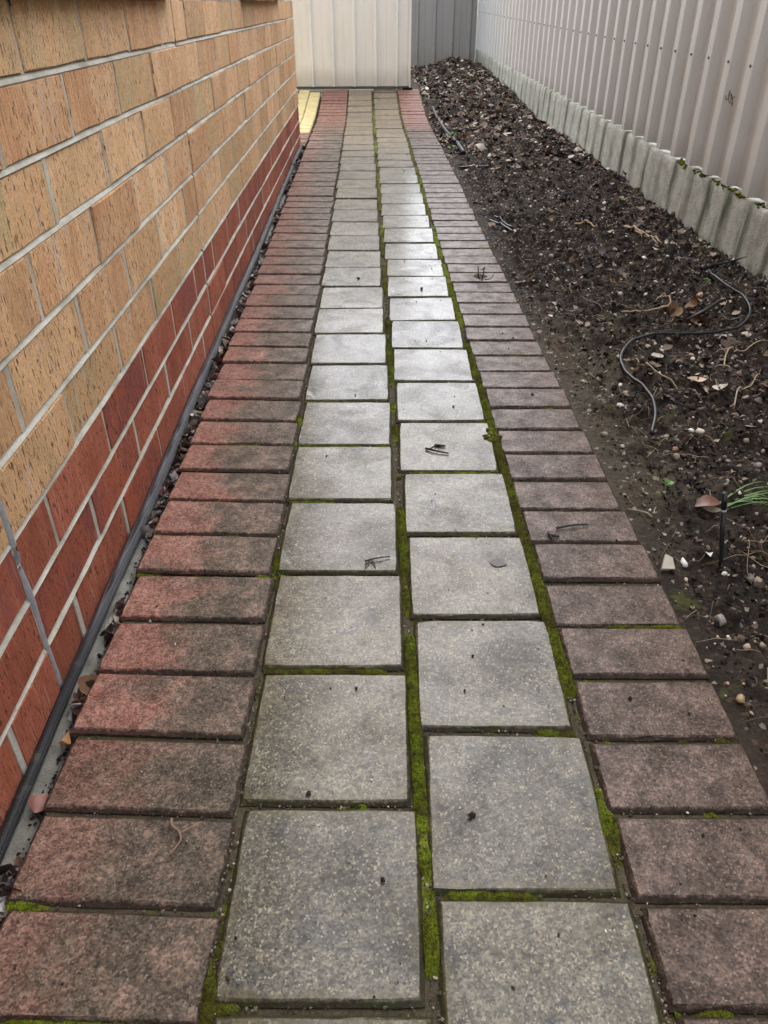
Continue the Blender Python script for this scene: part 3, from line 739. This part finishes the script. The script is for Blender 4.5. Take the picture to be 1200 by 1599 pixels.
V, F = scatter(LV2, np.stack([x, y, soil_h(x, y)+.003+rng.random(len(x))*.006], -1), rots(len(x), .45), np.repeat(sz[:, None], 3, 1))
o = obj('mulch', npmesh('mulch', V, F, True), MLIT); tag(o, 'brown and straw coloured leaf mulch on the garden bed', 'mulch', kind='stuff')
# thin twigs and roots
ac = Acc(); x, y = bedpts(1700, p=1.5, y1=9.5)
for a, b in zip(x, y):
    L = rng.lognormal(math.log(.045), .5); L = min(L, .16); an = rng.uniform(0, 2*math.pi); bend = rng.normal(0, .25)
    t = np.linspace(-.5, .5, 6); qx = a+L*(t*math.cos(an)-bend*t*t*math.sin(an)); qy = b+L*(t*math.sin(an)+bend*t*t*math.cos(an))
    qx = np.clip(qx, .485, 1.37); r = rng.lognormal(math.log(.0008), .4)*(1 if b < 5 else 1.5)
    qz = soil_h(qx, qy)+.004+.006*rng.random()*np.sin((t+.5)*math.pi)
    ac.add(*tubeVF(np.stack([qx, qy, qz], -1), r*np.linspace(1, .5, 6), 4))
tw = ac.build('twigs', MTWIG, None, True); tag(tw, 'thin dry twigs and roots lying across the garden bed', 'twigs', kind='stuff')

# ------------------------------------------------------------------ right fence and plinth
FX = 1.40
fence = empty('steel_fence', (FX, 5, .2), 'pale grey ribbed steel fence standing on the concrete plinth', 'fence')
def sheet(y0, nr, z0f, z1, xo, axis='y', depth=.037, pitch=RIB, prof_=None):
    """ribbed sheet: list of (u, d) profile points; d towards the viewer"""
    pts = []
    for k in range(nr):
        b = y0+k*pitch
        for u, d in (prof_ or ((.0, 0), (.40, 0), (.415, .1), (.475, .9), (.49, 1), (.74, 1), (.755, .9), (.845, .1), (.86, 0))):
            pts.append((b+u*pitch, d*depth))
    pts.append((y0+nr*pitch, 0)); return pts
def ptop(y): return .206+(y-2.8)*.0120
spans = []; nrib = 4
yst = RIB0-.86*RIB-4*5*RIB
k = 0; y = yst
while y < 11.0:
    pts = sheet(y, nrib, 0, 0, 0); V = []; F = []; th = .0012*(k % 2)
    for (u, d) in pts:
        zb = ptop(u)+.006
        V += [(-d-th, u-5, zb-.2), (-d-th, u-5, 1.75-.2)]
    for i in range(len(pts)-1): F.append((2*i, 2*i+2, 2*i+3, 2*i+1))
    pn = obj('panel', mesh('panel', V, F), MF, fence)
    so_ = pn.modifiers.new('solid', 'SOLIDIFY'); so_.thickness = .0012; so_.offset = 1
    y += nrib*RIB; k += 1
bmS = bmesh.new(); bmesh.ops.create_cone(bmS, cap_ends=True, segments=8, radius1=.0052, radius2=.0042, depth=.006)
meS = bpy.data.meshes.new('screw'); bmS.to_mesh(meS); bmS.free()
MSCR = simple('screw_head', (.10, .085, .075), .5, .5, .3, 200); meS.materials.append(MSCR)
yy = yst+.575*RIB
while yy < 11:
    if yy > 1.5: obj('screw', meS, None, fence, (-.037-.003, yy-5, .607+(yy-3)*.012-.2), (0, rad(-90), 0))
    yy += RIB
a = Acc(); a.box(-.036, .02, -6.5, 6.05, 1.55, 1.60); a.build('top_rail', MF, fence)
# rusty scrawl on one sheet
P = []; 
for t in np.linspace(0, 1, 26): P.append((-.0385+.0*t, 3.17-5+.07*t+.010*math.sin(t*21), .488-.2+.018*math.cos(t*17)+.02*t))
V, F = tubeVF(P, .0016, 5); obj('rusty_mark', mesh('rusty_mark', V, F), simple('rust_mark', (.13, .075, .03), .8, .2), fence)
# plinth
pl = empty('concrete_plinth', (1.38, 5, 0), 'weathered concrete plinth with green algae runs below the fence', 'plinth')
joints = [.75, 3.155, 5.55, 7.95, 11.02]; prev = -1.6
for jn in joints:
    ys = np.arange(prev+.0008, jn-.0008, .011); ys = np.append(ys, jn-.0008)
    ph = np.mod((ys-(RIB0-.012))/RIB, 1.); nt = np.exp(-((np.minimum(ph, 1-ph))/.075)**2)*np.clip(.5+fbm(ys, ys*0, 3.3, 2, 12), .15, 1)
    tops = ptop(ys)+.004*fbm(ys, ys*0, 6, 3, 14)-.005*nt
    V = []; F = []; rows_ = [(.0, -.16), (.0, .0), (0, .3), (0, .6), (0, .85), (.0, .955), (.006, .99), (.016, 1.0), (.06, .985)]
    for i, yv in enumerate(ys):
        for (dx, t) in rows_:
            zb = -.05; z = zb+(tops[i]-zb)*t if t >= 0 else -.2
            x = -.012+dx+.010*(1-max(t, 0))*-1+.0015*float(fbm(yv, z, 9, 3, 16))+.0016*float(fbm(yv, z, 70, 2, 17))
            V.append((x, yv-5, z))
    m_ = len(rows_)
    for i in range(len(ys)-1):
        for k in range(m_-1): F.append((i*m_+k, i*m_+k+1, (i+1)*m_+k+1, (i+1)*m_+k))
    obj('block', mesh('block', V, [f for f in F], True), MP, pl); prev = jn
for jn in joints[:-1]:
    a = Acc(); a.box(-.002, .05, jn-5-.004, jn-5+.004, -.2, ptop(jn)-.012); a.build('light_stop_strip', MDARK, pl)  # dark strip added behind each plinth joint to stop light leaking through
# moss and rubble along the plinth top
mcs = []
for yv in (2.80, 2.96, 3.07, 3.16, 3.34, 3.40, 3.55, 3.60):
    for _ in range(26 if yv > 2.9 else 14): mcs.append((1.374+rng.normal(0, .007)+.004, yv+rng.normal(0, .028), ptop(yv)-.004+rng.normal(0, .004), rng.uniform(.005, .011)))
bl = Acc()
for (x, y, z, r) in mcs:
    VV, FF = ROCK2[int(rng.integers(6))]; bl.add(VV*np.array([r, r, r*.8])+np.array([x-1.38, y-5, z]), FF)
o = bl.build('plinth_moss', MMOSS, pl, True); o['kind'] = 'stuff'

# ------------------------------------------------------------------ far end: cream gate and grey back fence
gate = empty('cream_gate', (-.6, 8.0, .15), 'cream ribbed steel gate closing the end of the path', 'gate')
cp_ = ((.0, 0), (.02, .55), (.05, 1), (.13, 1), (.16, .55), (.18, 0), (.55, 0.), (.57, .12), (.60, .12), (.62, 0))
pts = []; gx0 = -.506-.191*5
for k in range(10):
    for u, d in cp_:
        if gx0+(k+u)*.191 < .388: pts.append((gx0+(k+u)*.191, d*.034))
pts = [p for p in pts]; pts.append((.389, 0))
def flat_panel(pts, par, oz, y, z0, z1, mt, ox):
    V = []; F = []
    for u, d in pts: V += [(u-ox, y-d, z0-oz), (u-ox, y-d, z1-oz)]
    for i in range(len(pts)-1): F.append((2*i, 2*i+2, 2*i+3, 2*i+1))
    return obj('panel', mesh('panel', V, F), mt, par)
flat_panel(pts, gate, .15, 0, .158, 1.85, MCR, -.6)
a = Acc(); a.box(.389+.6, .402+.6, -.036, .03, .150-.15, 1.86-.15); a.build('stile', MCR, gate)
a = Acc(); a.box(gx0+.6, .389+.6, .004, .03, .135-.15, .20-.15); a.build('bottom_rail', simple('rail_grey', (.10, .105, .10), .6), gate)
a = Acc(); a.box(gx0+.6, .402+.6, -.026, .034, 1.861-.15, 1.90-.15); a.build('top_rail', MCR, gate)
a = Acc(); a.box(.33+.6, .42+.6, -.06, -.027, .128-.15, .148-.15); a.build('sill_block', MDARK, gate)
back = empty('grey_back_fence', (.9, 11.05, .05), 'darker grey steel fence across the far end of the bed', 'fence')
pts = []
bp = ((.0, 0), (.06, 1), (.18, 1), (.24, 0), (.52, 0), (.54, .2), (.57, .2), (.59, 0))
for k in range(-6, 5):
    for u, d in bp:
        xx = .60+(k+u)*.215
        if xx < 1.36: pts.append((xx, d*.022))
flat_panel(pts, back, .05, 0, .0, 1.8, MGF, .9)
a = Acc(); a.box(1.361-.9, 1.395-.9, -.03, .02, -.05, 1.80); a.build('post', MGF, back)
for k in range(5):
    obj('screw', meS, None, back, (.60+(k-.88+.0)*.215-.9+.215, -.024, .32), (rad(90), 0, 0))

# ------------------------------------------------------------------ single things on the bed
def sz_(x, y, d=0.): return float(soil_h(x, y))+d
def tube_thing(name, pts, r, label, cat, mt=MBLK, lift=.004, n=7, group=None):
    P = spline([(a, b, 0) for a, b in pts], 8); P[:, 2] = soil_h(P[:, 0], P[:, 1])
    z = P[:, 2].copy(); ker = np.ones(9)/9; P[:, 2] = np.maximum(np.convolve(np.pad(z, 4, 'edge'), ker, 'valid'), z-.002)+lift
    o = obj(name, mesh(name, *tubeVF(P, r, n), True), mt); return tag(o, label, cat, group)
t = empty('drip_line', (.65, 1.55, 0), 'thin black drip irrigation tube snaking over the soil', 'tube')
def tube_part(name, pts, r, lift=.004, ends=None):
    P = spline([(a, b, 0) for a, b in pts], 8); z = soil_h(P[:, 0], P[:, 1]); P[:, 2] = np.convolve(np.pad(z, 6, 'edge'), np.ones(13)/13, 'valid')+lift
    if ends: P[:, 2] += np.interp(np.linspace(0, 1, len(P)), *ends)
    return obj(name, mesh(name, *tubeVF(P-np.array([.65, 1.55, 0]), r, 8), True), MBLK, t)
tube_part('tube', [(1.19, 2.665), (1.172, 2.58), (1.178, 2.48), (1.198, 2.40), (1.185, 2.309), (1.154, 2.234), (1.104, 2.158), (1.040, 2.107), (.952, 2.069), (.854, 2.047), (.786, 2.034), (.731, 2.002), (.690, 1.948), (.662, 1.887), (.651, 1.824), (.655, 1.768), (.667, 1.711), (.670, 1.646), (.658, 1.578), (.630, 1.509)], .0042, .007, ([0, .06, .14, .35, .5, .7, .9, 1], [.012, .016, .006, .008, .012, .004, .012, 0]))
tube_part('branch', [(1.148, 2.226), (1.11, 2.224), (1.086, 2.236), (1.085, 2.30)], .0036, .006)
V, F = tubeVF([(1.085-.65, 2.30-1.55, .03), (1.02-.65, 2.245-1.55, .018), (.955-.65, 2.212-1.55, .002)], [.0055, .0055, .003], 8); obj('dripper', mesh('dripper', V, F, True), MBLK, t)
sp_ = empty('dripper_spike', (1.19, 2.70, 0), 'black dripper spike lying with its point against the plinth', 'spike')
z0 = sz_(1.19, 2.69, .014)
V, F = tubeVF([(0, 0, z0-.002), (.02, .001, z0+.002), (.021, .001, z0+.002), (.075, .007, z0+.010), (.145, .014, z0+.028)], [.0085, .0085, .0060, .0048, .0012], 8); obj('shaft', mesh('shaft', V, F, True), MBLK, sp_)
V, F = tubeVF([(-.018, -.004, z0-.006), (.004, 0, z0-.001)], [.008, .011], 10); obj('cap', mesh('cap', V, F, True), MBLK, sp_)
# standing stake
st = empty('sprinkler_stake', (.600, 1.031, 0), 'short black irrigation stake standing upright in the soil', 'stake')
V, F = tubeVF([(.002, 0, -.06), (-.001, 0, .0), (-.012, 0, .05), (-.022, 0, .102)], [.0020, .0032, .0039, .0042], 10); obj('shaft', mesh('shaft', V, F, True), MBLK, st)
V, F = tubeVF([(-.0222, 0, .1025), (-.0228, 0, .106)], .0049, 10); obj('collar', mesh('collar', V, F, True), simple('pale_collar', (.5, .5, .5), .5), st)
V, F = tubeVF([(-.0228, 0, .1062), (-.029, 0, .138)], .0046, 10); obj('nozzle', mesh('nozzle', V, F, True), MBLK, st)
V, F = tubeVF([(0, 0, -.05), (.002, 0, .03), (.004, .001, .058)], [.003, .0045, .0045], 8)
o = obj('peg', mesh('peg', V, F, True), MBLK, None, (.915, 3.72, sz_(.915, 3.72))); tag(o, 'small dark peg sticking up mid bed far from the camera', 'peg')
tube_thing('poly_pipe', [(.555, 7.2), (.555, 6.6), (.570, 6.0), (.590, 5.45), (.592, 5.1)], .012, 'dark grey poly pipe end lying along the far path edge', 'pipe', lift=.012)
tube_thing('pipe_offcut', [(.535, 3.50), (.570, 3.40), (.605, 3.30)], .0065, 'short black pipe offcut lying beside the red pavers', 'pipe', lift=.008)
tube_thing('pipe_offcut', [(.560, 3.52), (.590, 3.42), (.612, 3.36)], .005, 'thinner black pipe offcut touching the first one', 'pipe', lift=.014)
tube_thing('black_strip', [(.52, 4.70), (.62, 4.72), (.70, 4.74)], .006, 'straight black plastic strip poking out near the pavers', 'strip', lift=.006)
# angular pale stone
def slab(name, outline, th, x, y, z, rz, tilt, mt, label, cat):
    n = len(outline); V = [(a, b, -th) for a, b in outline]+[(a*.97, b*.97, 0) for a, b in outline]
    F = [tuple(range(n, 2*n)), tuple(range(n))[::-1]]+[(i, (i+1) % n, n+(i+1) % n, n+i) for i in range(n)]
    o = obj(name, mesh(name, V, F), mt, None, (x, y, z), (tilt[0], tilt[1], rz)); return tag(o, label, cat)
MST = simple('pale_stone', (.46, .42, .33), .7, .3, .25, 40, .002)
slab('stone_shard', [(-.012, -.011), (.011, -.012), (.011, .010), (.000, .017)], .008, .503, 1.023, sz_(.503, 1.023, .012), 0, (.5, 0), MST, 'flat angular cream stone beside the right hand red pavers', 'stone')
for (x, y, s, lab, c) in ((.655, 1.43, .010, 'orange brown pebble near the end of the drip tube', (.30, .13, .065)), (.735, 1.50, .011, 'cream pebble in the middle of the bed right of the tube end', (.62, .55, .40)),
                          (.595, 1.64, .0095, 'off-white pebble just left of the drip tube end', (.62, .58, .50)), (.505, .72, .009, 'round tan pebble by the lower right pavers', (.34, .25, .13))):
    V, F = ROCK2[int(rng.integers(6))]
    o = obj('pebble', mesh('pebble', V*s, F, True), simple('pebble_'+lab[:6].strip(), c, .6, .4, .3, 90), None, (x, y, sz_(x, y, s*.4)), (0, 0, rng.uniform(0, 6))); tag(o, lab, 'pebble')
# grass tuft + weeds
gt = empty('grass_tuft', (.67, 1.19, 0), 'bright green grass tuft flopping over behind the black stake', 'grass')
for i in range(11):
    L = rng.uniform(.07, .13); an = rng.normal(-.1, .35); x0, y0 = rng.normal(0, .008, 2); z0 = sz_(.67, 1.19)
    tt = np.linspace(0, 1, 7); px = x0+L*tt*math.cos(an); py = y0+L*tt*math.sin(an); pz = z0+.030*np.sin(tt*2.6)*rng.uniform(.5, 1.1)+.004
    w = .0020*np.sqrt(np.clip(1-tt, .02, 1)); V = []; F = []
    for q in range(7): V += [(px[q]-w[q]*math.sin(an), py[q]+w[q]*math.cos(an), pz[q]), (px[q], py[q], pz[q]-.0008), (px[q]+w[q]*math.sin(an), py[q]-w[q]*math.cos(an), pz[q])]
    for q in range(6):
        for e in range(2): F.append((3*q+e, 3*q+e+1, 3*q+4+e, 3*q+3+e))
    obj('blade', mesh('blade', V, F, True), MGREEN, gt)
for (x, y, lab, nl, s) in ((1.205, 3.78, 'single broad green seedling leaf close to the plinth', 3, .028), (.535, 5.30, 'lime green weed beside the far path edge', 5, .035), (.585, 5.75, 'lime green weed growing over the far poly pipe', 4, .036), (1.14, 2.55, 'yellowish seedling next to the dripper spike', 4, .014), (.585, 1.27, 'small pale green sprig in the sandy fringe by the pavers', 5, .014)):
    wd = empty('weed', (x, y, sz_(x, y)), lab, 'weed')
    for i in range(nl):
        V, F = leafVF(700+i+int(y*10), .25, .45); an = 2*math.pi*i/nl+rng.normal(0, .3)
        V = V+np.array([.5, 0, 0]); obj('leaf', mesh('leaf', V*s, F, True), MGREEN, wd, (0, 0, .012), (0, -.5+rng.normal(0, .2), an))
    V, F = tubeVF([(0, 0, -.01), (0, 0, .013)], .0014, 5); obj('stem', mesh('stem', V, F), MGREEN, wd)
# sticks
def stick(pts, r, label, col=(.36, .26, .16), fork=None):
    o = empty('stick', (pts[0][0], pts[0][1], 0), label, 'stick'); off = np.array([pts[0][0], pts[0][1], 0]); mt = simple('stick_wood', col, .75, .3, .35, 80, .001)
    for nm, pp, rr__ in (('branch', pts, r),)+((('side_shoot', fork, r*.6),) if fork else ()):
        P = spline([(a, b, 0) for a, b, _ in pp], 6); P[:, 2] = soil_h(P[:, 0], P[:, 1])+np.interp(np.linspace(0, 1, len(P)), np.linspace(0, 1, len(pp)), [c for *_, c in pp])
        obj(nm, mesh(nm, *tubeVF(P-off, np.linspace(rr__, rr__*.6, len(P)), 6), True), mt, o)
stick([(1.075, 3.30, .012), (1.12, 3.20, .016), (1.165, 3.09, .008)], .0075, 'pale broken stick lying in front of the plinth', fork=[(1.10, 3.24, .012), (1.13, 3.12, .006), (1.14, 3.06, .0)])
stick([(.895, 3.42, .006), (.93, 3.36, .012), (.955, 3.30, .006)], .0055, 'short straw coloured stick at the foot of the far peg')
stick([(.93, 1.86, .006), (.96, 1.92, .03), (1.02, 1.96, .012), (1.10, 2.02, .004)], .0022, 'thin curved tan stem on the right edge of the bed', (.42, .31, .19), [(.96, 1.92, .03), (.93, 1.95, .01), (.90, 1.93, .0)])
stick([(.86, 1.62, .004), (.90, 1.70, .014), (.95, 1.74, .01), (1.0, 1.80, .004)], .0018, 'pale dry stem right of the sandy pebbles', (.46, .37, .25))
stick([(.70, 1.90, .006), (.735, 1.80, .012), (.765, 1.70, .004)], .0018, 'single thin reed lying inside the tube bend', (.38, .29, .18))
stick([(.78, 2.29, .006), (.86, 2.28, .010), (.93, 2.30, .03), (.93, 2.36, .035), (.90, 2.35, .02)], .0024, 'looped dry stem beside the plant stump hole', (.40, .29, .17))
# old plant crown by the hole
cr = empty('plant_stump', (.985, 2.29, 0), 'dead brown plant stump with curled leaves in a hollow', 'plant')
MSTUMP = simple('stump_leaf', (.20, .12, .065), .7, .3, .6, 45, .001)
for i in range(16):
    V, F = leafVF(900+i, 1.2, .35); s = rng.uniform(.03, .06); an = rng.uniform(0, 6.28); rr0 = rng.uniform(.03, .06)
    obj('leaf', mesh('leaf', V*s, F, True), MSTUMP, cr, (rr0*math.cos(an), rr0*math.sin(an)+.02, sz_(.985+rr0*math.cos(an), 2.31+rr0*math.sin(an), .012)), (rng.normal(0, .6), rng.normal(0, .6), an))
# leaves: along the wall, on the path, on the bed
def leaf(x, y, z, s, rz, rot, col, label, seed, w=.42, curl=1.1):
    V, F = leafVF(seed, curl, w); o = obj('leaf', mesh('leaf', V*s, F, True), simple('leaf_brown', col, .45, .45, .5, 60, .001), None, (x, y, z), (rot[0], rot[1], rz))
    o.modifiers.new('sub', 'SUBSURF').levels = 1; o.modifiers['sub'].render_levels = 1
    return tag(o, label, 'leaf')
leaf(-.411, .765, -.004, .042, 1.3, (.9, .2), (.17, .085, .045), 'curled brown leaf standing in the wall gap beside pink pavers', 5)
leaf(-.412, .585, -.014, .030, 1.5, (.3, .1), (.17, .05, .03), 'flat rust red leaf in the near end of the wall gap', 6, .5, .4)
leaf(-.415, 1.62, -.008, .050, 1.45, (.3, .3), (.42, .40, .34), 'long pale grey leaf lying along the wall gap', 7, .25)
leaf(-.411, 1.30, -.006, .045, 1.2, (-.4, .2), (.10, .035, .028), 'dark maroon leaf in the wall gap under the hose', 8)
leaf(-.411, 1.92, -.002, .042, 1.9, (.4, .5), (.09, .04, .035), 'dark leaf propped on edge where the hose meets the gap', 9)
leaf(-.409, .67, -.012, .028, 1.7, (.2, .4), (.33, .17, .06), 'orange curled leaf scrap low in the wall gap', 10, .3)
leaf(.632, 1.185, sz_(.632, 1.185, .010), .055, .25, (.3, 0), (.16, .075, .045), 'brown ribbed dead leaf between stake and path', 12, .3, .5)
leaf(.800, 1.72, sz_(.80, 1.72, .010), .050, .1, (.2, .1), (.52, .36, .26), 'peach coloured leaf flat on the soil inside the tube curve', 13, .3, .4)
leaf(.214, 1.031, .0016, .030, -.3, (0, 0), (.055, .035, .03), 'wet dark leaf print flattened on a grey paver', 14, .4, .12).scale = (1, 1, .12)
lp = leaf(.376, 2.60, .012, .055, .4, (.4, .1), (.075, .045, .03), 'dark curled leaf with upright stalks on the right red pavers', 15, .35)
def twig(x, y, segs, label, col):
    o = empty('twig', (x, y, 0), label, 'twig'); mt = simple('twig_bark', col, .7, .3, .3, 90, .0008)
    for s in segs:
        P = spline(s[:-1], 5); obj('stem', mesh('stem', *tubeVF(P, np.linspace(s[-1], s[-1]*.6, len(P)), 6), True), mt, o)
twig(.376, 2.60, [[(.0, 0, .012), (-.004, .0, .03), (-.006, .004, .055), .0028], [(.01, 0, .012), (.014, 0, .035), (.012, .002, .05), .0025], [(.02, 0, .01), (.04, 0, .014), (.048, 0, .028), .002]], 'upright broken stalks rising from the curled leaf on the path', (.085, .05, .032))
twig(.136, 1.422, [[(-.020, .012, .003), (0, 0, .004), (.028, -.010, .0025), .0026], [(-.012, .006, .004), (.004, .014, .010), (.012, .024, .004), .0018], [(.0, .026, .003), (.024, .022, .003), .0032]], 'dark forked twig lying on the second grey paver column', (.035, .025, .02))
twig(.008, 1.036, [[(-.022, .004, .003), (0, .010, .005), (.022, .016, .003), .0018], [(-.012, .008, .003), (-.018, -.004, .004), (-.022, -.014, .001), .0014], [(-.012, .008, .003), (-.006, -.004, .004), (-.004, -.014, .001), .0013]], 'small branched twig beside the centre moss joint', (.06, .045, .035))
twig(-.231, .524, [[(-.010, .024, .003), (-.007, .014, .006), (.002, .008, .004), .0022], [(.002, .008, .004), (.006, -.004, .003), (-.004, -.022, .0025), .0016], [(.004, .006, .003), (.018, .014, .003), (.026, .02, .003), .0012]], 'pale bent twig on a near left red paver', (.22, .14, .10))
twig(.365, 1.13, [[(-.03, 0, .003), (0, .006, .005), (.03, .010, .003), .0024], [(-.05, -.02, .003), (-.03, -.026, .003), .003], [(-.048, -.012, .003), (-.045, -.032, .003), .0022]], 'dark wet stem fragments on the right red pavers', (.03, .024, .022))
for (x, y, s, lab) in ((-.038, 2.65, .0085, 'black soil lump on the left grey column mid path'), (.175, 2.53, .010, 'largest black soil lump on the right grey column'), (.395, 1.70, .006, 'dark seed on a right red paver'), (.112, .545, .0055, 'small dark crumb on the near right grey paver')):
    V, F = ROCK1[int(rng.integers(6))]; o = obj('soil_lump', mesh('soil_lump', V*s*np.array([1.1, .8, .8]), F, False), MCLOD, None, (x, y, s*.45), (0, 0, rng.uniform(0, 6))); tag(o, lab, 'soil')
